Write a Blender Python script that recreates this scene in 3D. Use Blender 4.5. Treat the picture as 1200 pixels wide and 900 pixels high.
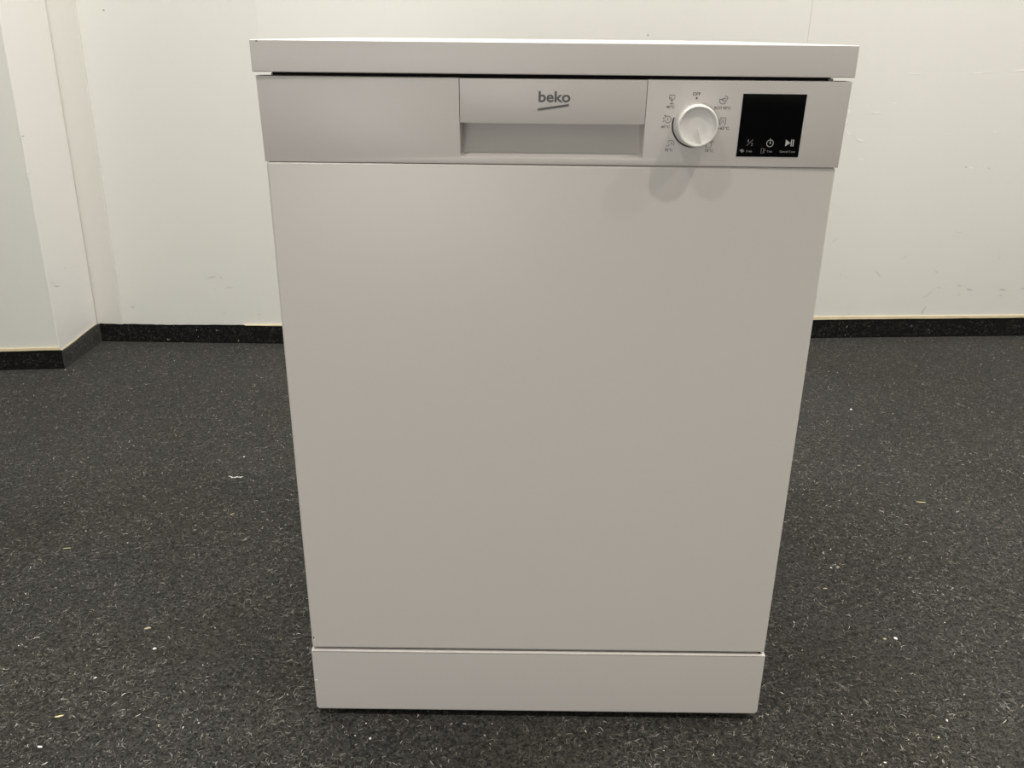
import bpy, bmesh, math, random
import numpy as np
from mathutils import Vector, Matrix

C = bpy.context.scene.collection
for o in list(bpy.data.objects): bpy.data.objects.remove(o)

# ------------------------------------------------------------------ camera
PITCH, YAW, ROLL = 0.38547, 0.00263, 0.01016
cy_, sy_, cp_, sp_ = math.cos(YAW), math.sin(YAW), math.cos(PITCH), math.sin(PITCH)
fwd = Vector((-sy_*cp_, cy_*cp_, -sp_))
rt = Vector((cy_, sy_, 0)); up = rt.cross(fwd)
r2 = math.cos(ROLL)*rt + math.sin(ROLL)*up
u2 = -math.sin(ROLL)*rt + math.cos(ROLL)*up
cam = bpy.data.cameras.new('camera'); cam.sensor_width = 36; cam.lens = 1010/1200*36
cam.clip_start = .02
co = bpy.data.objects.new('camera', cam); C.objects.link(co)
m3 = Matrix((r2, u2, -fwd)).transposed()
co.matrix_world = Matrix.Translation((-0.03576, -0.91962, 0.86365)) @ m3.to_4x4()
bpy.context.scene.camera = co

# ------------------------------------------------------------------ world, lights, exposure
w = bpy.data.worlds.new('world'); bpy.context.scene.world = w; w.use_nodes = True
w.node_tree.nodes['Background'].inputs[0].default_value = (.9, .93, 1, 1)
w.node_tree.nodes['Background'].inputs[1].default_value = .05
def area(name, loc, size, power, col, sizey=None, shape='DISK', spread=180):
    l = bpy.data.lights.new(name, 'AREA'); l.shape = shape; l.size = size
    if sizey: l.shape = 'RECTANGLE'; l.size_y = sizey
    l.energy = power; l.color = col; l.spread = math.radians(spread)
    o = bpy.data.objects.new(name, l); C.objects.link(o); o.location = loc
    return o
CEIL = 2.72
K = (0.1463, -0.026, 0.7795)
area('downlight', (0.85, -0.80, CEIL-.03), .07, 4.9, (1, .91, .82), spread=72)
area('downlight', (-0.69, -0.83, CEIL-.03), .07, 4.7, (1, .95, .90), spread=72)
area('downlight', (1.86, -0.62, CEIL-.03), .07, 8, (1, .93, .86))
area('ceiling_panel_light', (-.42, .38, CEIL-.03), 1.1, 28, (1, .96, .90), .3)
area('ceiling_panel_light', (1.55, .38, CEIL-.03), 1.1, 21.5, (1, .95, .89), .3)
_w = area('added_front_fill', (-.9, -4.27, .62), 1.6, 27, (1, .975, .93), 1.1)  # added low fill, no real source; brightens the lower door and walls
_w.rotation_euler = (math.radians(90), 0, 0)          # faces the dishwasher (+y)
vs = bpy.context.scene.view_settings
vs.view_transform = 'Standard'; vs.look = 'None'; vs.gamma = 1; vs.use_curve_mapping = False
vs.exposure = 0.75

# ------------------------------------------------------------------ materials
def mat(name, col, rough=.5, spec=.5, noise=None, bump=None, sheen=0, coat=0, coat_rough=.1):
    m = bpy.data.materials.new(name); m.use_nodes = True
    nt = m.node_tree; b = nt.nodes['Principled BSDF']
    b.inputs['Base Color'].default_value = (*col, 1)
    b.inputs['Roughness'].default_value = rough
    b.inputs['Specular IOR Level'].default_value = spec
    b.inputs['Sheen Weight'].default_value = sheen
    b.inputs['Coat Weight'].default_value = coat
    b.inputs['Coat Roughness'].default_value = coat_rough
    geo = nt.nodes.new('ShaderNodeNewGeometry')
    if noise:
        sc, amt = noise
        n = nt.nodes.new('ShaderNodeTexNoise'); n.inputs['Scale'].default_value = sc; n.inputs['Detail'].default_value = 4
        nt.links.new(geo.outputs['Position'], n.inputs['Vector'])
        r = nt.nodes.new('ShaderNodeMapRange'); r.inputs['To Min'].default_value = 1-amt; r.inputs['To Max'].default_value = 1+amt
        nt.links.new(n.outputs['Fac'], r.inputs['Value'])
        mx = nt.nodes.new('ShaderNodeVectorMath'); mx.operation = 'SCALE'; mx.inputs[0].default_value = col
        nt.links.new(r.outputs[0], mx.inputs['Scale']); nt.links.new(mx.outputs[0], b.inputs['Base Color'])
    if bump:
        sc, st = bump
        n = nt.nodes.new('ShaderNodeTexNoise'); n.inputs['Scale'].default_value = sc; n.inputs['Detail'].default_value = 3
        nt.links.new(geo.outputs['Position'], n.inputs['Vector'])
        bp = nt.nodes.new('ShaderNodeBump'); bp.inputs['Strength'].default_value = st; bp.inputs['Distance'].default_value = .001
        nt.links.new(n.outputs['Fac'], bp.inputs['Height']); nt.links.new(bp.outputs[0], b.inputs['Normal'])
    return m
M = {}
M['enamel'] = mat('white_enamel', (.63, .605, .575), .32, .5, noise=(6, .012), bump=(900, .04))
M['plastic'] = mat('white_plastic', (.60, .575, .552), .42, .5, noise=(9, .01), bump=(1600, .05))
M['knob'] = mat('white_knob_plastic', (.78, .765, .74), .42, .5, noise=(30, .01))
M['laminate'] = mat('white_laminate', (.655, .628, .606), .4, .5, noise=(8, .012), bump=(700, .05))
M['inner'] = mat('dark_rubber_seal', (.012, .010, .009), .8, .2, noise=(40, .2))
M['metal'] = mat('galvanised_foot', (.35, .35, .34), .4, .5, noise=(50, .1))
M['glass'] = mat('black_display_glass', (.0015, .0018, .002), .06, .25, noise=(20, .1))
M['print'] = mat('grey_print', (.10, .095, .085), .5, .3, noise=(200, .1))
M['logo'] = mat('logo_grey_print', (.085, .082, .078), .35, .5, noise=(200, .05))
M['icon'] = mat('pale_icon_print', (.50, .50, .49), .5, .3, noise=(200, .1))
M['icon_dim'] = mat('dim_icon_print', (.22, .22, .215), .5, .3, noise=(200, .1))
M['wall'] = mat('painted_wall', (.80, .802, .762), .42, .4, noise=(2.2, .025), bump=(160, .12))
M['ceiling'] = mat('ceiling_paint', (.80, .79, .76), .8, .3, noise=(3, .02))
M['strip'] = mat('corner_strip_paint', (.735, .725, .68), .45, .4, noise=(4, .02), bump=(160, .1))
M['reveal'] = mat('smooth_white_panel', (.90, .89, .865), .4, .45, noise=(3, .015), bump=(120, .06))
M['batten'] = mat('raw_pine_batten', (.85, .74, .50), .6, .3, noise=(30, .15))
M['scuff'] = mat('grey_scuff', (.66, .655, .605), .5, .3, noise=(300, .2))
M['scuff_dark'] = mat('brown_scuff', (.34, .30, .25), .6, .3, noise=(300, .2))
M['paint'] = mat('white_paint_chip', (.97, .97, .95), .3, .5, noise=(100, .03))
M['chip'] = mat('white_crumb', (.9, .9, .86), .5, .4, noise=(300, .08))
M['straw'] = mat('yellow_straw', (.72, .66, .36), .5, .4, noise=(300, .1))
M['tan'] = mat('tan_crumb', (.42, .38, .26), .6, .3, noise=(300, .15))

def carpet_mat():
    m = bpy.data.materials.new('needle_felt_carpet'); m.use_nodes = True
    nt = m.node_tree; N = nt.nodes.new; L = nt.links.new; b = nt.nodes['Principled BSDF']
    b.inputs['Roughness'].default_value = .95; b.inputs['Specular IOR Level'].default_value = .15
    b.inputs['Sheen Weight'].default_value = .12; b.inputs['Sheen Roughness'].default_value = .5
    g = N('ShaderNodeNewGeometry')
    def noise(sc, det=3, rough=.6, dist=0):
        n = N('ShaderNodeTexNoise'); n.inputs['Scale'].default_value = sc; n.inputs['Detail'].default_value = det
        n.inputs['Roughness'].default_value = rough; n.inputs['Distortion'].default_value = dist
        L(g.outputs['Position'], n.inputs['Vector']); return n
    fine = noise(150, 5, .75, 1.0)
    def ridges(sc, width, dist):
        n = noise(sc, 1.5, .5, dist)
        d = N('ShaderNodeMath'); d.operation = 'SUBTRACT'; d.inputs[1].default_value = .5; L(n.outputs['Fac'], d.inputs[0])
        a_ = N('ShaderNodeMath'); a_.operation = 'ABSOLUTE'; L(d.outputs[0], a_.inputs[0])
        mr = N('ShaderNodeMapRange'); mr.inputs['From Min'].default_value = 0; mr.inputs['From Max'].default_value = width
        mr.inputs['To Min'].default_value = 1; mr.inputs['To Max'].default_value = 0; L(a_.outputs[0], mr.inputs['Value'])
        gate = noise(sc*.8, 1, .5); gm = N('ShaderNodeMapRange'); gm.inputs['From Min'].default_value = .48; gm.inputs['From Max'].default_value = .62
        L(gate.outputs['Fac'], gm.inputs['Value'])
        m_ = N('ShaderNodeMath'); m_.operation = 'MULTIPLY'; L(mr.outputs[0], m_.inputs[0]); L(gm.outputs[0], m_.inputs[1]); return m_
    ra, rb = ridges(190, .022, 1.5), ridges(290, .03, .8)
    sm = N('ShaderNodeMath'); sm.operation = 'MAXIMUM'; L(ra.outputs[0], sm.inputs[0]); L(rb.outputs[0], sm.inputs[1])
    r1 = N('ShaderNodeValToRGB'); e = r1.color_ramp.elements
    e[0].position = .42; e[0].color = (.006, .006, .0055, 1); e[1].position = .60; e[1].color = (.050, .050, .045, 1)
    L(fine.outputs['Fac'], r1.inputs['Fac'])
    mixr = N('ShaderNodeMix'); mixr.data_type = 'RGBA'; L(sm.outputs[0], mixr.inputs['Factor']); L(r1.outputs[0], mixr.inputs['A'])
    mixr.inputs['B'].default_value = (.115, .115, .104, 1)
    r1 = mixr
    big = noise(2.6, 4, .6, .4)
    r2_ = N('ShaderNodeMapRange'); r2_.inputs['From Min'].default_value = .3; r2_.inputs['From Max'].default_value = .7
    r2_.inputs['To Min'].default_value = .82; r2_.inputs['To Max'].default_value = 1.18
    L(big.outputs['Fac'], r2_.inputs['Value'])
    sc = N('ShaderNodeVectorMath'); sc.operation = 'SCALE'; L(r1.outputs['Result'], sc.inputs[0]); L(r2_.outputs[0], sc.inputs['Scale'])
    tint = noise(3.3, 2)
    tr = N('ShaderNodeValToRGB'); tr.color_ramp.elements[0].position = .4; tr.color_ramp.elements[0].color = (.99, 1, .99, 1)
    tr.color_ramp.elements[1].position = .62; tr.color_ramp.elements[1].color = (1.0, .96, .88, 1)
    L(tint.outputs['Fac'], tr.inputs['Fac'])
    mu = N('ShaderNodeVectorMath'); mu.operation = 'MULTIPLY'; L(sc.outputs[0], mu.inputs[0]); L(tr.outputs[0], mu.inputs[1])
    L(mu.outputs[0], b.inputs['Base Color'])
    bp = N('ShaderNodeBump'); bp.inputs['Strength'].default_value = .8; bp.inputs['Distance'].default_value = .002
    L(fine.outputs['Fac'], bp.inputs['Height']); L(bp.outputs[0], b.inputs['Normal'])
    return m
M['carpet'] = carpet_mat()
M['skirt'] = mat('felt_skirting_shaded', (.010, .010, .0092), .95, .1, noise=(500, .5), bump=(500, .5))  # same carpet as the floor, shade on upright faces put into the colour
def fibre_mat():
    m = bpy.data.materials.new('carpet_fibre'); m.use_nodes = True
    nt = m.node_tree; b = nt.nodes['Principled BSDF']; b.inputs['Roughness'].default_value = .75
    b.inputs['Specular IOR Level'].default_value = .25
    a = nt.nodes.new('ShaderNodeAttribute'); a.attribute_name = 'tone'
    nt.links.new(a.outputs['Color'], b.inputs['Base Color'])
    return m
M['fibre'] = fibre_mat()

# ------------------------------------------------------------------ helpers
def link(name, me, m, parent=None):
    o = bpy.data.objects.new(name, me); C.objects.link(o)
    if m is not None: me.materials.append(M[m])
    if parent: o.parent = parent
    return o
def from_bm(name, bm, m, parent=None, smooth=True, angle=35):
    bmesh.ops.recalc_face_normals(bm, faces=bm.faces)
    me = bpy.data.meshes.new(name); bm.to_mesh(me); bm.free()
    if smooth:
        for p in me.polygons: p.use_smooth = True
        me.set_sharp_from_angle(angle=math.radians(angle))
    return link(name, me, m, parent)
def tag(o, label=None, cat=None, group=None, kind=None):
    if label: o['label'] = label
    if cat: o['category'] = cat
    if group: o['group'] = group
    if kind: o['kind'] = kind
    return o
def prism(name, pts, z0, z1, m, parent=None, lean=0, ztop=None):
    """footprint in xy, z0..z1; lean = shift in x per metre of height; ztop = top height per point"""
    bm = bmesh.new()
    a = [bm.verts.new((x+lean*(z0-.05), y, z0)) for x, y in pts]
    b = []
    for i, (x, y) in enumerate(pts):
        zz = ztop[i] if ztop else z1
        b.append(bm.verts.new((x+lean*(zz-.05), y, zz)))
    n = len(pts)
    bm.faces.new(a); bm.faces.new(b[::-1])
    for i in range(n): bm.faces.new((a[i], a[(i+1) % n], b[(i+1) % n], b[i]))
    return from_bm(name, bm, m, parent, smooth=False)
def bevbox(x0, x1, y0, y1, z0, z1, bev, seg=3):
    bm = bmesh.new(); bmesh.ops.create_cube(bm, size=1)
    for v in bm.verts:
        v.co = Vector((x0 if v.co.x < 0 else x1, y0 if v.co.y < 0 else y1, z0 if v.co.z < 0 else z1))
    if bev: bmesh.ops.bevel(bm, geom=list(bm.edges), offset=bev, segments=seg, profile=.6, affect='EDGES')
    return bm

# ------------------------------------------------------------------ the room
HZ = CEIL
WB = .008                                            # skirting thickness
floor = prism('floor', [(-3.2, -4.3), (3.2, -4.3), (3.2, 1.9), (-3.2, 1.9)], -.05, 0, 'carpet'); tag(floor, kind='structure')
tag(prism('ceiling', [(-3.2, -4.3), (3.2, -4.3), (3.2, 1.9), (-3.2, 1.9)], CEIL, CEIL+.05, 'ceiling'), kind='structure')
tag(prism('wall_front', [(-3.2, -4.4), (3.2, -4.4), (3.2, -4.3), (-3.2, -4.3)], 0, CEIL, 'wall'), kind='structure')
tag(prism('wall_right', [(3.2, -4.3), (3.3, -4.3), (3.3, 1.9), (3.2, 1.9)], 0, CEIL, 'wall'), kind='structure')
tag(prism('wall_far_left', [(-3.3, -4.3), (-3.2, -4.3), (-3.2, 1.07), (-3.3, 1.07)], 0, CEIL, 'wall'), kind='structure')
# skirting front line, left to right
A = Vector((-3.18, 1.0788)); B = Vector((-1.2717, 1.2847)); Cc = Vector((-1.2701, 1.5123)); D = Vector((-.7150, 1.5073)); G = Vector((3.18, 1.7681))
def off(P, Q, d):                                     # unit normal pointing away from the room
    t = (Q-P).normalized(); return Vector((-t.y, t.x))*d
LEAN = .0178
# left projecting wall: front face, reveal
nA = off(A, B, WB)
Aw, Bw = A+nA, B+nA+Vector((-WB, 0))
wl = prism('wall_left', [tuple(Aw), tuple(Bw), (Bw.x-.0, Cc.y+.006), (Bw.x, 1.85), (-3.2, 1.85)], 0, HZ, 'wall', lean=LEAN)
tag(wl, kind='structure')
# smooth white board that lines the reveal, its front edge a little ragged
def reveal_board():
    bm = bmesh.new(); rnd = random.Random(4)
    zs = [i*.02 for i in range(int(HZ/.02)+1)]
    y1 = Cc.y+.0035
    rows = []
    for z in zs:
        j = rnd.uniform(-.0006, .0006)
        if .50 < z < .53 or .60 < z < .66: j -= rnd.uniform(.0, .003)
        xs = Bw.x+LEAN*(z-.05)
        rows.append([bm.verts.new(p) for p in ((xs-.0002, Bw.y-.0008+j, z), (xs+.0016, Bw.y+j, z), (xs+.0016, y1, z), (xs-.0002, y1, z))])
    for a, b in zip(rows[:-1], rows[1:]):
        for k in range(4): bm.faces.new((a[k], a[(k+1) % 4], b[(k+1) % 4], b[k]))
    bm.faces.new(rows[0]); bm.faces.new(rows[-1][::-1])
    return from_bm('reveal_board', bm, 'reveal', wl, smooth=False)
reveal_board()
# back wall: core + boards
nCD, nDG = off(Cc, D, WB), off(D, G, WB)
Cw, Dw, Gw = Cc+nCD, D+nDG, G+nDG
core = prism('wall_back', [(Bw.x-.02, Cw.y+.012), (Dw.x, Dw.y+.012), (Gw.x, Gw.y+.012), (3.2, 1.9), (Bw.x-.02, 1.9)], 0, HZ, 'inner')
tag(core, kind='structure')
def board(P, Q, name='wall_panel', t=.012, z0=0, z1=HZ, m='wall', inset=0, parent=core, lean=0):
    n = off(P, Q, t); d = (Q-P).normalized()
    P2, Q2 = P+d*inset, Q-d*inset
    return prism(name, [tuple(P2), tuple(Q2), tuple(Q2+n), tuple(P2+n)], z0, z1, m, parent, lean)
dirR = (Gw-Dw).normalized()
def onR(x): return Dw+dirR*((x-Dw.x)/dirR.x)
board(Vector((Bw.x+.001, Cw.y)), Dw)
J = onR(.7530)
board(Dw, J); board(J, onR(2.0), inset=.0005); board(onR(2.0), Gw, inset=.0005)
# corner cover strip, leaning like the corner
sx0, sx1 = Bw.x+.0035, Bw.x+.0795
prism('corner_strip', [(sx0, Cw.y-.0018), (sx1-.001, Cw.y-.0062), (sx1, Cw.y-.0055), (sx1+.0008, Cw.y-.0002), (sx0, Cw.y-.0002)], 0, HZ, 'strip', core, lean=LEAN)

# skirting: carpet strips with battens behind
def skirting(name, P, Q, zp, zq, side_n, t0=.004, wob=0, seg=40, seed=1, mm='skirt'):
    """carpet strip from P to Q (front line), top height zp..zq, with slightly wavy top"""
    rnd = random.Random(seed); bm = bmesh.new(); rows = []
    ph = rnd.uniform(0, 6)
    for i in range(seg+1):
        f = i/seg; p = P.lerp(Q, f); b = p+side_n
        zt = zp+(zq-zp)*f+.0009*math.sin(f*9+ph)+rnd.uniform(-.0005, .0005)+wob*max(0, 1-f*18)*rnd.uniform(0, 1)
        rows.append([bm.verts.new((p.x, p.y, 0)), bm.verts.new((p.x, p.y, zt-.0008)), bm.verts.new((p.x+side_n.x*.3, p.y+side_n.y*.3, zt)), bm.verts.new((b.x, b.y, zt-.0003)), bm.verts.new((b.x, b.y, 0))])
    for a, b in zip(rows[:-1], rows[1:]):
        for k in range(5): bm.faces.new((a[k], a[(k+1) % 5], b[(k+1) % 5], b[k]))
    bm.faces.new(rows[0]); bm.faces.new(rows[-1][::-1])
    return tag(from_bm(name, bm, mm, smooth=False), kind='structure')
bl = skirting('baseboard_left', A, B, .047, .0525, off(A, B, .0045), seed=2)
br_ = skirting('baseboard_reveal', B+Vector((0, .0003)), Cc, .0475, .056, Vector((-.0062, 0)), seg=10, seed=3, mm='carpet')
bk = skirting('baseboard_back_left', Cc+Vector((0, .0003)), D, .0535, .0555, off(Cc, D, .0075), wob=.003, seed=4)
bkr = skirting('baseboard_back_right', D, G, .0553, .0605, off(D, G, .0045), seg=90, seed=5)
nAf = off(A, B, 1.0); nDf = off(D, G, 1.0)
def batten(P, Q, n, zt0, zt1, parent):
    a, b = P+n*.0047, Q+n*.0047; c, d = Q+n*.0078, P+n*.0078
    return prism('batten', [tuple(a), tuple(b), tuple(c), tuple(d)], 0, .06, 'batten', parent, ztop=[zt0, zt1, zt1+.0006, zt0+.0006])
batten(A, B+(A-B).normalized()*.004, nAf, .059, .0600, bl)
batten(D, G, nDf, .0700, .0640, bkr)
prism('batten', [(Cc.x-.35*0-.0065, B.y+.012), (Cc.x-.0064, Cc.y-.002), (Cc.x-.0077, Cc.y-.002), (Cc.x-.0077, B.y+.012)], 0, .05, 'batten', br_, ztop=[.0495, .0572, .0572, .0495])
dd = (D-Cc).normalized()
prism('batten', [tuple(D-dd*.13+nCD*.3), tuple(D+nCD*.3), tuple(D+nCD*.97), tuple(D-dd*.13+nCD*.97)], 0, .05, 'batten', bk, ztop=[.0555, .0590, .0590, .0555])

# ------------------------------------------------------------------ marks on the walls (thin paint chips and scuffs)
def stroke_mesh(polys, mapf, th=.0002):
    """list of (points2d, width or filled) -> flat ribbons mapped into 3-D by mapf(u, v, h)"""
    bm = bmesh.new()
    def slab(q):
        a = [bm.verts.new(mapf(u, v, th)) for u, v in q]
        bm.faces.new(a)
    for pts, wd in polys:
        if wd == 0: slab(pts); continue
        P = [Vector(p) for p in pts]; Lf, Rt = [], []
        closed = (P[0]-P[-1]).length < 1e-7 and len(P) > 2
        for i, p in enumerate(P):
            if closed: t = (P[(i+1) % (len(P)-1)]-P[(i-1) % (len(P)-1)])
            else: t = P[min(i+1, len(P)-1)]-P[max(i-1, 0)]
            t.normalize(); n = Vector((-t.y, t.x))*wd/2
            Lf.append(bm.verts.new(mapf(*(p+n), th))); Rt.append(bm.verts.new(mapf(*(p-n), th)))
        for i in range(len(P)-1): bm.faces.new((Lf[i], Rt[i], Rt[i+1], Lf[i+1]))
    return bm
def wall_map(P, Q):
    d = (Q-P).normalized(); n = Vector((d.y, -d.x))
    def f(x, z, h):
        p = P+d*((x-P.x)/d.x)+n*(h+.0002); return Vector((p.x, p.y, z))
    return f
fL, fR = wall_map(Cw, Dw), wall_map(Dw, Gw)
def mark(name, pts, wd, m, f, parent):
    # taper: widest mid-way
    out = []
    P = [Vector(p) for p in pts]
    bm = bmesh.new(); n_ = 6*(len(P)-1); Lf = []; Rt = []
    for i in range(n_+1):
        s = i/6; k = min(int(s), len(P)-2); p = P[k].lerp(P[k+1], s-k)
        t = (P[k+1]-P[k]).normalized(); nn = Vector((-t.y, t.x)); ww = wd*.5*max(.15, math.sin(math.pi*i/n_))
        rr = random.Random(i*7+int(abs(p.x)*1e4)); ww *= rr.uniform(.6, 1.2)
        Lf.append(bm.verts.new(f(*(p+nn*ww), .0004))); Rt.append(bm.verts.new(f(*(p-nn*ww), .0004)))
    for i in range(n_): bm.faces.new((Lf[i], Rt[i], Rt[i+1], Lf[i+1]))
    o = from_bm(name, bm, m, parent, smooth=False); return o
S = 'scuff_mark'
for pts, wd in [([(-.935, .1955), (-.920, .201), (-.905, .201)], .0045), ([(-.896, .203), (-.889, .196)], .003),
                ([(-.884, .167), (-.872, .172), (-.858, .169)], .003), ([(-.898, .0935), (-.893, .088)], .003),
                ([(-.918, .170), (-.912, .160)], .0015)]:
    mark(S, pts, wd, 'scuff', fL, core)
for pts, wd in [([(-1.172, .107), (-1.160, .1045)], .0016), ([(-.794, .0905), (-.790, .0885)], .002), ([(-1.119, .9125), (-1.112, .9105)], .003)]:
    mark(S, pts, wd, 'scuff_dark', fL, core)
for pts, wd in [([(1.051, .2135), (1.060, .206), (1.074, .192)], .0035), ([(1.256, .158), (1.270, .155)], .003),
                ([(1.318, .165), (1.334, .161)], .004), ([(1.350, .152), (1.372, .147)], .0045), ([(1.330, .136), (1.338, .133)], .002),
                ([(1.455, .149), (1.480, .148)], .006), ([(1.460, .131), (1.470, .129)], .004), ([(1.520, .151), (1.560, .154)], .004),
                ([(1.240, .208), (1.249, .204)], .003), ([(1.245, .155), (1.240, .140), (1.226, .128), (1.205, .124)], .002),
                ([(1.235, .098), (1.225, .080), (1.228, .072)], .006), ([(.905, .297), (.925, .313)], .0018), ([(.945, .2)  , (.950, .1985)], .003),
                ([(1.120, .246), (1.150, .257)], .0018), ([(1.335, .517), (1.345, .513)], .003), ([(.990, .0755), (.996, .0755)], .004),
                ([(1.430, .250), (1.437, .247)], .003), ([(1.275, .33), (1.300, .325)], .0015)]:
    mark(S, pts, wd, 'scuff', fR, core)
for pts, wd in [([(.312, .867), (.315, .863)], .004), ([(1.380, .930), (1.383, .926)], .003), ([(1.268, .5175), (1.274, .5185)], .0025)]:
    mark(S, pts, wd, 'scuff_dark', fR, core)
for pts, wd in [([(1.050, .7715), (1.090, .7718)], .0022), ([(.962, .6675), (.990, .6668)], .003), ([(1.020, .6955), (1.032, .6945)], .002),
                ([(.892, .679), (.899, .672), (.900, .664)], .0030), ([(.894, .657), (.897, .646), (.893, .638)], .003), ([(.901, .620), (.905, .611), (.916, .608)], .003),
                ([(.931, .598), (.943, .5925), (.953, .593)], .0035), ([(1.225, .7735), (1.255, .7757), (1.300, .7790)], .002),
                ([(1.340, .7795), (1.39, .786), (1.42, .792)], .0028), ([(1.283, .517), (1.292, .5155)], .004), ([(1.330, .617), (1.343, .6175)], .003),
                ([(.943, .6865), (.951, .6850)], .0022), ([(.948, .54), (.962, .541)], .002), ([(1.18, .610), (1.20, .612)], .0015)]:
    mark('paint_chip', pts, wd*1.4, 'paint', fR, core)
mark('panel_joint_crack', [(.7535, .87), (.7528, 1.6)], .0012, 'scuff', fR, core)
# marks on the reveal board and its front edge
def f_rev(y, z, h): return Vector((Bw.x+.0018+LEAN*(z-.05)+h, y, z))
mark(S, [(1.305, .2390), (1.318, .2345)], .0012, 'scuff_dark', f_rev, wl); mark(S, [(1.3175, .2330), (1.322, .224), (1.342, .2175), (1.350, .222)], .0014, 'scuff_dark', f_rev, wl)
mark(S, [(1.39, .262), (1.392, .250)], .002, 'scuff', f_rev, wl)
fF = wall_map(Aw, Bw)
for pts, wd, mm in [([(-1.2725+.0, .6155), (-1.262, .6175)], .002, 'scuff_dark'), ([(-1.274, .608), (-1.264, .610)], .0025, 'paint'), ([(-1.268, .594), (-1.2645, .5935)], .003, 'paint'),
                    ([(-1.275, .527), (-1.268, .5235)], .002, 'scuff_dark'), ([(-1.272, .5205), (-1.2655, .5215)], .003, 'paint')]:
    mark('edge_nick', pts, wd, mm, fF, wl)

# ------------------------------------------------------------------ dishwasher
dw = bpy.data.objects.new('dishwasher', None); C.objects.link(dw)
tag(dw, 'white freestanding dishwasher with a round knob and black display, standing on the dark carpet', 'dishwasher')
dw.location = (0, 0, 0)
W = .2985
# body (side panels and tub front) and the dark gap behind the door
from_bm('body', bevbox(-.2925, .2925, .030, .572, .022, .8245, .002), 'enamel', dw)
from_bm('door_seal', bevbox(-.2880, .2840, .0225, .0296, .020, .7350, .001, 1), 'inner', dw)
from_bm('door_seal', bevbox(-.2880, .2840, .0205, .0296, .8150, .8262, .001, 1), 'inner', dw)
# worktop
from_bm('worktop', bevbox(-.3010, .3010, -.0068, .575, .8265, .8567, .0016, 3), 'laminate', dw)
from_bm('worktop_spacer', bevbox(-.2880, .2855, .020, .540, .8242, .8266, 0), 'inner', dw)
mk = bmesh.new(); bmesh.ops.create_icosphere(mk, subdivisions=1, radius=.0012, matrix=Matrix.Translation((-.2935, -.0068, .8553)) @ Matrix.Diagonal((1.3, .4, .7, 1)))
from_bm('edge_chip', mk, 'scuff_dark', dw, smooth=False)
# door
door = from_bm('door', bevbox(-.2975, .2975, 0, .021, .1130, .7374, .0030, 5), 'enamel', dw)
# small dent with bare metal low on the left edge of the door
def blob(c, r, sc, m, name, parent, seed=1):
    bm = bmesh.new(); bmesh.ops.create_icosphere(bm, subdivisions=2, radius=r)
    rnd = random.Random(seed)
    for v in bm.verts: v.co *= rnd.uniform(.75, 1.2); v.co = Vector((v.co.x*sc[0], v.co.y*sc[1], v.co.z*sc[2]))+Vector(c)
    return from_bm(name, bm, m, parent, smooth=False)
blob((-.2944, .0001, .1290), .0013, (.6, .3, 1.5), 'inner', 'dent', door, 3)
blob((-.2938, .0001, .1262), .0008, (.9, .3, .8), 'paint', 'dent', door, 5)
# plinth with rounded lower corners
def plinth():
    bm = bmesh.new(); r = .005; x0, x1, z0, z1 = -.2990, .2990, .0118, .1098
    pts = []
    for cx, cz, a0, rr in ((x0+r, z0+r, 180, r), (x1-r, z0+r, 270, r), (x1-.0015, z1-.0015, 0, .0015), (x0+.0015, z1-.0015, 90, .0015)):
        for k in range(7):
            a = math.radians(a0+k*15); pts.append((cx+rr*math.cos(a), cz+rr*math.sin(a)))
    f = bm.faces.new([bm.verts.new((x, 0, z)) for x, z in pts])
    e = bmesh.ops.extrude_face_region(bm, geom=[f])
    for v in e['geom']:
        if isinstance(v, bmesh.types.BMVert): v.co.y = .016
    fe = [ed for ed in bm.edges if all(abs(v.co.y) < 1e-6 for v in ed.verts)]
    bmesh.ops.bevel(bm, geom=fe, offset=.0022, segments=4, profile=.6, affect='EDGES')
    for v in bm.verts: v.co.y -= .0018
    return from_bm('plinth', bm, 'plastic', dw)
pl = plinth()
blob((-.2962, -.0017, .0610), .0016, (1.3, .3, .5), 'paint', 'chip', pl, 2)
blob((-.2966, -.0018, .0625), .0011, (1.2, .3, .4), 'scuff_dark', 'chip', pl, 8)
from_bm('base_tray', bevbox(-.285, .285, .030, .560, .0165, .030, .001, 1), 'inner', dw)
# little black hinge clip seen at the right end of the gap above the plinth
from_bm('gap_clip', bevbox(.2905, .2930, .0015, .006, .1102, .1124, 0), 'inner', dw)
for sx in (-1, 1):
    for yy in (.075, .515):
        bm = bmesh.new()
        bmesh.ops.create_cone(bm, segments=20, radius1=.016, radius2=.013, depth=.010, cap_ends=True, matrix=Matrix.Translation((sx*.255, yy, .005)))
        bmesh.ops.create_cone(bm, segments=12, radius1=.005, radius2=.005, depth=.014, cap_ends=True, matrix=Matrix.Translation((sx*.255, yy, .0125)))
        from_bm('leveling_foot', bm, 'metal', dw)

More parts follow.
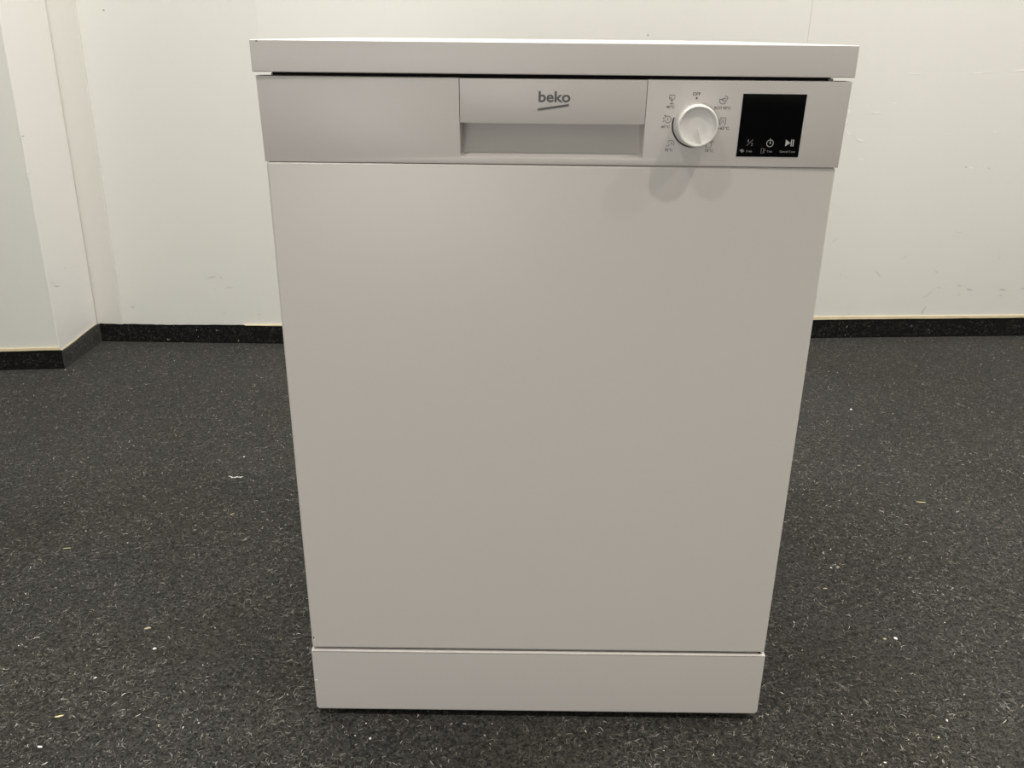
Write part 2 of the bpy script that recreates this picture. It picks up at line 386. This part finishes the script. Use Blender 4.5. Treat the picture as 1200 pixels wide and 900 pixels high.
# ---- control panel: U-shaped fascia around the handle pocket, leaning forward a little at its top
Z0, Z1 = .7380, .8228
def PY(x, z): return -.0052*max(0, min(1, (z-Z0)/(Z1-Z0))) - .0018*x/.3
def sheared(bm):
    for v in bm.verts: v.co.y += PY(v.co.x, v.co.z)
    return bm
hx0, hx1, hz0, hz1 = -.0945, .0950, .7442, .7793
def arc(cx, cz, r, a0, a1, n=5): return [(cx+r*math.cos(math.radians(a0+(a1-a0)*k/n)), cz+r*math.sin(math.radians(a0+(a1-a0)*k/n))) for k in range(n+1)]
def fascia():
    bm = bmesh.new(); X = .2988; r = .0032
    pts = [(-X, Z0), (X, Z0), (X, Z1), (hx1, Z1)] + arc(hx1-r, hz0+r, r, 0, -90) + arc(hx0+r, hz0+r, r, -90, -180) + [(hx0, Z1), (-X, Z1)]
    f = bm.faces.new([bm.verts.new((x, 0, z)) for x, z in pts])
    e = bmesh.ops.extrude_face_region(bm, geom=[f])
    for v in e['geom']:
        if isinstance(v, bmesh.types.BMVert): v.co.y = .020
    def ok(ed):
        if not all(abs(v.co.y) < 1e-6 for v in ed.verts): return False
        a, b = ed.verts
        return True
    bmesh.ops.bevel(bm, geom=[ed for ed in bm.edges if ok(ed)], offset=.0007, segments=2, profile=.6, affect='EDGES')
    bmesh.ops.triangulate(bm, faces=[f for f in bm.faces if len(f.verts) > 4])
    return from_bm('control_panel', sheared(bm), 'plastic', dw, angle=30)
cp = fascia()
hp = from_bm('handle_plate', sheared(bevbox(hx0+.0004, hx1-.0004, -.0002, .016, hz1, Z1-.0003, .0008, 2)), 'plastic', dw)
def pocket():
    bm = bmesh.new()
    def loop(i, iz, y, top):
        r = max(.0032-i*.3, .0012); x0, x1, z0 = hx0+i, hx1-i, hz0+iz
        pts = [(x1, top)] + arc(x1-r, z0+r, r, 0, -90) + arc(x0+r, z0+r, r, -90, -180) + [(x0, top)]
        return [bm.verts.new((x, y+PY(x, z), z)) for x, z in pts]
    Ls = [loop(.0, .0, .0004, .7835), loop(.0004, .0006, .0009, .7835), loop(.0009, .0037, .0125, .7835), loop(.0012, .0044, .0134, .7835), loop(.0016, .0170, .0215, .790), loop(.0016, .0320, .0285, .795)]
    for a, b in zip(Ls[:-1], Ls[1:]):
        for k in range(len(a)-1): bm.faces.new((a[k], a[k+1], b[k+1], b[k]))
        bm.faces.new((a[-1], a[0], b[0], b[-1]))
    bm.faces.new(Ls[-1])
    return from_bm('handle_pocket', bm, 'plastic', dw, angle=25)
pocket()

# ---- program knob (lathe about the y axis)
def lathe_y(prof, seg=72):
    bm = bmesh.new(); rings = []
    for r, y in prof:
        if r == 0: rings.append([bm.verts.new((0, y, 0))])
        else: rings.append([bm.verts.new((r*math.cos(2*math.pi*k/seg), y, r*math.sin(2*math.pi*k/seg))) for k in range(seg)])
    for a, b in zip(rings[:-1], rings[1:]):
        if len(b) == 1:
            for k in range(seg): bm.faces.new((a[k], a[(k+1) % seg], b[0]))
        else:
            for k in range(seg): bm.faces.new((a[k], a[(k+1) % seg], b[(k+1) % seg], b[k]))
    return bm
kc = Vector((.1452, PY(.1452, .7795), .7800))
def place(o): 
    o.data.transform(Matrix.Translation(kc)); return o
kn = place(from_bm('program_knob', lathe_y([(.0214, .004), (.0216, .0005), (.0216, -.0030), (.0212, -.0040), (.0206, -.0170), (.0203, -.0196), (.0197, -.0207), (.0188, -.0210), (.0181, -.0206), (.0174, -.0190), (.0166, -.0176), (.0160, -.0172), (.008, -.0171), (0, -.0171)]), 'knob', dw, angle=50))
place(from_bm('knob_recess', lathe_y([(.0229, -.00012), (.0229, -.0003), (.0210, -.0003)]), 'inner', dw))
pb = bevbox(-.0010, .0010, -.0196, -.0165, -.0198, -.0030, .0003, 2)
for v in pb.verts:
    if v.co.z > -.005: v.co.x *= .5
pb.transform(Matrix.Rotation(math.radians(-14), 4, 'Y'))
ptr = place(from_bm('pointer', pb, 'knob', kn))

# ---- display
disp = from_bm('display', sheared(bevbox(.1915, .2555, -.0005, .004, .7484, .8105, .0002, 1)), 'glass', dw)
def pmap(h0):
    return lambda x, z, h: Vector((x, PY(x, z)-h0-h, z))
def strokes(name, polys, m, parent, h0=.0001): return from_bm(name, stroke_mesh(polys, pmap(h0)), m, parent, smooth=False)
def circ(cx, cz, r, a0=0, a1=360, n=20): return [(cx+r*math.cos(math.radians(a0+(a1-a0)*k/n)), cz+r*math.sin(math.radians(a0+(a1-a0)*k/n))) for k in range(n+1)]
def text(name, s, cx, cz, width, height, m, parent, h0=.0001, bold=.016, shear=0):
    cu = bpy.data.curves.new('t', 'FONT'); cu.body = s; cu.size = 1; cu.offset = bold; cu.shear = shear; cu.resolution_u = 4
    ob = bpy.data.objects.new('t', cu); C.objects.link(ob)
    dg = bpy.context.evaluated_depsgraph_get(); me = bpy.data.meshes.new_from_object(ob.evaluated_get(dg))
    bpy.data.objects.remove(ob)
    n = len(me.vertices); a = np.empty(n*3); me.vertices.foreach_get('co', a); a = a.reshape(-1, 3)
    lo, hi = a.min(0), a.max(0)
    X = cx+((a[:, 0]-lo[0])/(hi[0]-lo[0])-.5)*width; Zz = cz+((a[:, 1]-lo[1])/(hi[1]-lo[1])-.5)*height
    for v, x, z in zip(me.vertices, X, Zz): v.co = (x, PY(x, z)-h0, z)
    me.materials.clear(); me.name = name
    return link(name, me, m, parent)
# logo
text('logo_lettering', 'beko', .0018, .8056, .0322, .0108, 'logo', hp, .00035, bold=.024)
strokes('logo_underline', [([(-.0148, .7918), (.0166, .7966), (.0166, .7988), (-.0148, .7941)], 0)], 'logo', hp, .0003)
# program marks around the knob
wS = .00052
text('program_marking', 'OFF', .1447, .8098, .0080, .0032, 'print', cp)
strokes('program_marking', [(circ(.1451, .8057, .0010), 0)], 'print', cp)
def icon(polys): strokes('program_marking', polys, 'print', cp)
# wine glass
gx, gz = .1203, .8036
icon([([(gx-.0028, gz+.0048), (gx+.0028, gz+.0048), (gx+.0027, gz+.0018), (gx+.0014, gz+.0004), (gx, gz), (gx-.0014, gz+.0004), (gx-.0027, gz+.0018), (gx-.0028, gz+.0048)], wS),
      ([(gx-.0026, gz+.0025), (gx-.0006, gz+.0022), (gx, gz+.0002)], wS), ([(gx, gz), (gx, gz-.0034)], wS), ([(gx-.0020, gz-.0036), (gx+.0020, gz-.0036)], wS*1.2)])
text('program_marking', '40°C', .1194, .7970, .0085, .0029, 'print', cp)
# quick wash clock with drops
gx, gz = .1165, .7848
icon([(circ(gx+.0013, gz, .0033, 150, -120), wS), ([(gx+.0011, gz+.0018), (gx+.0011, gz-.0006), (gx+.0022, gz-.0006)], wS), (circ(gx-.0030, gz+.0012, .0006, n=8), 0), (circ(gx-.0017, gz+.0036, .0008, n=8), 0),
      ([(gx-.0033, gz-.0026), (gx-.0026, gz-.0010), (gx-.0008, gz-.0010), (gx-.0006, gz-.0030)], wS)])
text('program_marking', '60°C', .1160, .7776, .0085, .0029, 'print', cp)
# mini clock
gx, gz = .1222, .7610
icon([(circ(gx+.0008, gz, .0032, 170, -40), wS), ([(gx+.0009, gz+.0014), (gx+.0013, gz-.0008), (gx+.0020, gz-.0010)], wS), ([(gx-.0040, gz-.0026), (gx-.0018, gz-.0026), (gx-.0006, gz-.0008)], wS)])
text('program_marking', '35°C', .1213, .7545, .0078, .0029, 'print', cp)
# pot with brush, eco
gx, gz = .1716, .8042
icon([(circ(gx, gz-.0004, .0034, 165, 370), wS), ([(gx-.0036, gz+.0010), (gx-.0008, gz+.0004), (gx+.0004, gz+.0018), (gx+.0030, gz+.0016)], wS), ([(gx+.0016, gz+.0036), (gx+.0034, gz+.0038), (gx+.0048, gz+.0022), (gx+.0042, gz+.0004)], wS), ([(gx-.0012, gz+.0012), (gx+.0010, gz-.0012), (gx+.0020, gz+.0006)], wS)])
text('program_marking', 'ECO 50°C', .1722, .7966, .0162, .0030, 'print', cp)
# automatic wash
gx, gz = .1738, .7836
icon([([(gx-.0029, gz+.0034), (gx+.0029, gz+.0034), (gx+.0029, gz-.0030), (gx+.0014, gz-.0036)], wS), ([(gx-.0014, gz-.0036), (gx-.0029, gz-.0030), (gx-.0029, gz+.0018), (gx-.0010, gz+.0018)], wS), ([(gx-.0014, gz-.0020), (gx, gz+.0018), (gx+.0014, gz-.0020)], wS)])
text('program_marking', '40-65°C', .1735, .7768, .0150, .0030, 'print', cp)
# intensive pan
gx, gz = .1622, .7604
icon([([(gx-.0026, gz+.0016), (gx-.0026, gz-.0034), (gx+.0022, gz-.0034), (gx+.0026, gz+.0016)], wS), ([(gx-.0034, gz+.0020), (gx+.0030, gz+.0020)], wS*1.6), ([(gx+.0026, gz+.0042), (gx+.0031, gz+.0022), (gx+.0040, gz+.0046), (gx+.0044, gz+.0020)], wS)])
text('program_marking', '70°C', .1628, .7540, .0085, .0029, 'print', cp)
# display icons
def dicon(polys, m='icon'): strokes('display_icon', polys, m, disp, .0007)
gx, gz = .2042, .7626
text('display_icon', '1', gx-.0022, gz+.0020, .0011, .0028, 'icon_dim', disp, .0007)
text('display_icon', '2', gx+.0020, gz-.0016, .0021, .0028, 'icon_dim', disp, .0007)
dicon([([(gx-.0034, gz-.0030), (gx+.0026, gz+.0032)], .0005)], 'icon_dim')
gx, gz = .2246, .7622
dicon([(circ(gx, gz, .0034, 75, -255), .0006), ([(gx, gz+.0046), (gx, gz+.0024)], .0009), ([(gx-.0001, gz+.0024), (gx+.0011, gz-.0006), (gx-.0005, gz-.0004)], 0)])
gx, gz = .2440, .7628
dicon([([(gx-.0036, gz-.0034), (gx-.0036, gz+.0034), (gx+.0016, gz)], 0), ([(gx+.0024, gz-.0034), (gx+.0024, gz+.0034)], .0011), ([(gx+.0044, gz-.0034), (gx+.0044, gz+.0034)], .0011)])
dicon([([(.1966-.0026, .7550), (.1966+.0001, .7564), (.1966+.0028, .7542), (.1966+.0001, .7524)], 0)], 'icon_dim')
text('display_lettering', '3 sec', .2042, .7541, .0060, .0022, 'icon_dim', disp, .0007)
gx, gz = .2183, .7546
dicon([([(gx-.0018, gz-.0026), (gx-.0018, gz+.0026), (gx+.0004, gz+.0026), (gx+.0004, gz-.0026), (gx-.0018, gz-.0026)], .0005), ([(gx+.0014, gz-.0024), (gx+.0014, gz+.0024), (gx+.0034, gz)], .0004)], 'icon_dim')
text('display_lettering', '3 sec', .2255, .7541, .0050, .0022, 'icon_dim', disp, .0007)
text('display_lettering', 'Cancel 3 sec', .2436, .7541, .0160, .0022, 'icon_dim', disp, .0007)

# ------------------------------------------------------------------ carpet fibres: small curled ribbons
def fibres(name, n, sampler, frame, parent, seed, lmin=.004, lmax=.012, wmin=.0005, wmax=.0012, lift=.0016, gain=1.0, name_long=True):
    rng = np.random.default_rng(seed); S_ = 3
    u, v = sampler(rng, n); n = len(u)
    # tufts: fibres gather in loose clumps
    kk = max(1, n//5); ci = rng.integers(0, kk, n); cl = rng.random(n) < .65
    jx, jy = rng.normal(0, .0038, n), rng.normal(0, .0038, n)
    u, v = np.where(cl, u[ci]+jx, u), np.where(cl, v[ci]+(jy if name_long else 0), v)
    L_ = lmin+(lmax-lmin)*rng.random(n)**1.8; th = rng.random(n)*2*np.pi
    k = rng.normal(0, 1.1, n)/1.0; k2 = rng.normal(0, .6, n)
    wd = (wmin+(wmax-wmin)*rng.random(n))
    P = np.zeros((n, S_+1, 3)); Tn = np.zeros((n, S_+1, 2))
    x, y = u.copy(), v.copy(); a = th.copy()
    hmax = rng.random(n)*lift
    for s in range(S_+1):
        P[:, s, 0] = x; P[:, s, 1] = y; P[:, s, 2] = .0003+hmax*np.sin(np.pi*(.15+.7*s/S_)) 
        Tn[:, s, 0] = np.cos(a); Tn[:, s, 1] = np.sin(a)
        x = x+np.cos(a)*L_/S_; y = y+np.sin(a)*L_/S_; a = a+k*(1.1)+k2*(s-1.)
    off_ = np.stack([-Tn[:, :, 1], Tn[:, :, 0]], -1)*wd[:, None, None]*.5
    taper = np.array([.5, 1, 1, .4])[None, :, None]
    A_ = P.copy(); B_ = P.copy(); A_[:, :, :2] += off_*taper; B_[:, :, :2] -= off_*taper
    V = np.stack([A_, B_], 2).reshape(-1, 3)
    V = frame(V)
    base = (np.arange(n)*(S_+1)*2)[:, None]
    q = np.array([[2*s, 2*s+1, 2*s+3, 2*s+2] for s in range(S_)])
    F = (base[:, :, None]+q[None]).reshape(-1)
    me = bpy.data.meshes.new(name); nf = n*S_
    me.vertices.add(len(V)); me.vertices.foreach_set('co', V.astype(np.float32).ravel())
    me.loops.add(nf*4); me.loops.foreach_set('vertex_index', F.astype(np.int32))
    me.polygons.add(nf); me.polygons.foreach_set('loop_start', np.arange(0, nf*4, 4, dtype=np.int32))
    me.update(); me.validate()
    t = np.exp(rng.normal(0, .6, n))*.106*gain; t = np.clip(t, .02, .5)
    bright = rng.random(n) < .004; t[bright] = .85
    warm = rng.random(n)
    col = np.stack([t*(.98+.06*warm), t*.99, t*(.95-.14*warm), np.ones(n)], -1)
    col = np.repeat(col, (S_+1)*2, 0)
    at = me.attributes.new('tone', 'FLOAT_COLOR', 'POINT'); at.data.foreach_set('color', col.astype(np.float32).ravel())
    o = link(name, me, 'fibre', parent); tag(o, kind='stuff'); return o
def floor_sampler(rng, n):
    u = rng.uniform(-1.8, 2.05, n); v = rng.uniform(-.42, 1.72, n)
    ok = ~((np.abs(u) < .29) & (v > .03) & (v < .565))
    # keep in front of the skirtings
    yl = np.where(u < -1.276, 1.2847+(u+1.2717)*.108, np.where(u < -.715, 1.512, 1.5073+(u+.715)*.0669))-.006
    ok &= v < yl; ok &= ~((u < -1.262) & (v > 1.276))
    # wear: fibres are sparse in some patches
    d = np.zeros(n)
    for (cx, cy, r) in [(-.521, .165, .05), (-.49, .12, .06), (.53, .12, .09), (.44, .17, .07), (-.60, .33, .05), (.42, .34, .06), (-.05, -.05, .10), (.62, -.06, .05)]:
        d = np.maximum(d, np.exp(-(((u-cx)/r)**2+((v-cy)/r)**2)))
    ok &= rng.random(n) > d*.8
    return u[ok], v[ok]
fibres('carpet_fibres', 310000, floor_sampler, lambda V: V, floor, 7)
def strip_fibres(P, Q, h, n, parent, seed, gain=.36):
    d = (Q-P).normalized(); nn = Vector((d.y, -d.x)); Ln = (Q-P).length
    def smp(rng, n): return rng.uniform(0.002, Ln-.008, n), rng.uniform(.004, h-.004, n)
    def fr(V):
        o = np.empty_like(V); o[:, 0] = P.x+d.x*V[:, 0]+nn.x*V[:, 2]; o[:, 1] = P.y+d.y*V[:, 0]+nn.y*V[:, 2]; o[:, 2] = np.clip(V[:, 1], .001, h); return o
    fibres('carpet_fibres', n, smp, fr, parent, seed, lift=.0006, gain=gain, lmax=.009, name_long=False)
dAB = (A-B).normalized()
strip_fibres(B+dAB*.75, B, .050, 1500, bl, 11)
strip_fibres(B, Cc, .047, 550, br_, 12, .6)
strip_fibres(Cc, D, .054, 1300, bk, 13)
strip_fibres(D, D+(G-D).normalized()*2.6, .056, 5200, bkr, 14)

# ------------------------------------------------------------------ litter on the carpet
def crumb(name, label, cat, x, y, lx, ly, lz, rz, m, seed, group=None, z=.0012):
    bm = bmesh.new(); bmesh.ops.create_icosphere(bm, subdivisions=1, radius=1)
    rnd = random.Random(seed)
    for v in bm.verts:
        v.co *= rnd.uniform(.7, 1.2); v.co = Vector((v.co.x*lx/2, v.co.y*ly/2, v.co.z*lz/2))
    zmin = min(v.co.z for v in bm.verts)
    for v in bm.verts: v.co.z -= zmin
    o = from_bm(name, bm, m, smooth=False); o.location = (x, y, 0); o.rotation_euler = (0, 0, rz)
    g = {'plaster_crumb': 'white crumbs scattered on the carpet', 'straw_bit': 'straw bits scattered on the carpet', 'felt_crumb': 'tan crumbs scattered on the carpet'}.get(name)
    return tag(o, label, cat, g)
R_ = math.radians
crumb('plaster_crumb', 'white crumb on the carpet left of the dark worn patch by the dishwasher', 'crumb', -.573, .130, .0065, .0045, .0035, .2, 'chip', 1)
crumb('straw_bit', 'pale yellow straw lying alone on the carpet near the left edge', 'straw', -.836, .398, .017, .0018, .0018, R_(14), 'straw', 2)
crumb('straw_bit', 'short yellow straw on the carpet beside the dishwasher, below the white lint', 'straw', -.577, .523, .010, .0026, .002, R_(40), 'straw', 3)
crumb('wood_splinter', 'cream splinter on the carpet at the lower left of the frame', 'splinter', -.647, -.010, .014, .0038, .0025, R_(22), 'straw', 4)
crumb('plaster_crumb', 'flat cream crumb nearest the bottom left edge of the frame', 'crumb', -.646, -.064, .0075, .0030, .002, R_(-5), 'chip', 5)
crumb('felt_crumb', 'tan crumb just above the white crumb left of the worn patch', 'crumb', -.602, .177, .0125, .0055, .003, R_(25), 'tan', 6)
crumb('plaster_crumb', 'small elongated white crumb between the tan crumb and the cream splinter', 'crumb', -.633, .066, .006, .0030, .002, R_(40), 'chip', 7)
def lint():
    bm = bmesh.new(); rnd = random.Random(8)
    for k in range(11):
        t = k/10; x = -.012+.024*t+rnd.uniform(-.002, .002); y = rnd.uniform(-.003, .003)*(1-t*.5)
        bmesh.ops.create_icosphere(bm, subdivisions=1, radius=1, matrix=Matrix.Translation((x, y, .0009)) @ Matrix.Rotation(rnd.uniform(-.7, .7), 4, 'Z') @ Matrix.Diagonal((rnd.uniform(.0025, .0055), rnd.uniform(.0004, .0012), .0008, 1)))
    zmin = min(v.co.z for v in bm.verts)
    for v in bm.verts: v.co.z -= zmin
    o = from_bm('lint_tuft', bm, 'chip', smooth=False); o.location = (-.616, .672, 0)
    tag(o, 'wisp of white lint on the carpet near the left side of the dishwasher', 'lint')
lint()
crumb('plaster_crumb', 'white crumb behind the wisp of white lint, left of the dishwasher', 'crumb', -.625, .764, .0060, .0040, .003, 0, 'chip', 9)
crumb('plaster_crumb', 'white pebble-like crumb on the carpet right of the dishwasher, nearest the wall', 'crumb', .807, 1.058, .0075, .0060, .005, 0, 'chip', 10)
crumb('straw_bit', 'thin pale wisp of straw on the carpet at the far right, halfway to the wall', 'straw', .785, .600, .024, .0020, .0018, R_(-8), 'straw', 11)
crumb('plaster_crumb', 'largest white crumb in the dark worn patch right of the dishwasher', 'crumb', .560, .174, .0068, .0050, .0035, R_(-40), 'chip', 12)
crumb('felt_crumb', 'tan flake just left of the largest white crumb right of the dishwasher', 'crumb', .543, .173, .0060, .0042, .003, 0, 'tan', 13)
crumb('straw_bit', 'short yellow straw on the carpet close to the lower right side of the dishwasher', 'straw', .494, .304, .0085, .0018, .0015, R_(3), 'straw', 14)
crumb('plaster_crumb', 'bright white crumb in front of the dishwasher, the nearer of two', 'crumb', -.220, -.044, .0038, .0036, .003, 0, 'chip', 15)
crumb('plaster_crumb', 'tiny white crumb in front of the dishwasher, the farther of two', 'crumb', -.2303, -.016, .0026, .0024, .002, 0, 'chip', 16)
crumb('plaster_crumb', 'white crumb on the carpet at the lower right, upper of two close together', 'crumb', .560, .002, .0032, .0042, .003, R_(10), 'chip', 17)
crumb('plaster_crumb', 'cream crumb on the carpet at the lower right, lower of two close together', 'crumb', .535, -.029, .0046, .0026, .002, R_(50), 'straw', 18)
crumb('plaster_crumb', 'white crumb at the bottom edge of the frame, right of the dishwasher', 'crumb', .4465, -.073, .0048, .0028, .002, R_(-10), 'chip', 19)
crumb('plaster_crumb', 'white crumb on the carpet level with the door middle, close right of the dishwasher', 'crumb', .5245, .3647, .0042, .0030, .002, R_(-10), 'chip', 20)
crumb('felt_crumb', 'torn grey-white shard on the carpet at the outer corner of the left skirting', 'crumb', -1.2640, 1.2730, .0100, .0050, .003, R_(-70), 'tan', 21)
# dust: hundreds of specks nobody would count
def dust():
    rng = random.Random(9); bm = bmesh.new(); k = 0
    while k < 260:
        x, y = rng.uniform(-1.6, 1.9), rng.uniform(-.35, 1.45)
        if abs(x) < .31 and y > -.01: continue
        if x < -1.25 and y > 1.2: continue
        r = rng.uniform(.0005, .0011)
        bmesh.ops.create_icosphere(bm, subdivisions=1, radius=r, matrix=Matrix.Translation((x, y, .0012)) @ Matrix.Diagonal((rng.uniform(.7, 1.6), 1, .8, 1)))
        k += 1
    o = from_bm('dust_specks', bm, 'chip', floor, smooth=False); tag(o, kind='stuff')
dust()
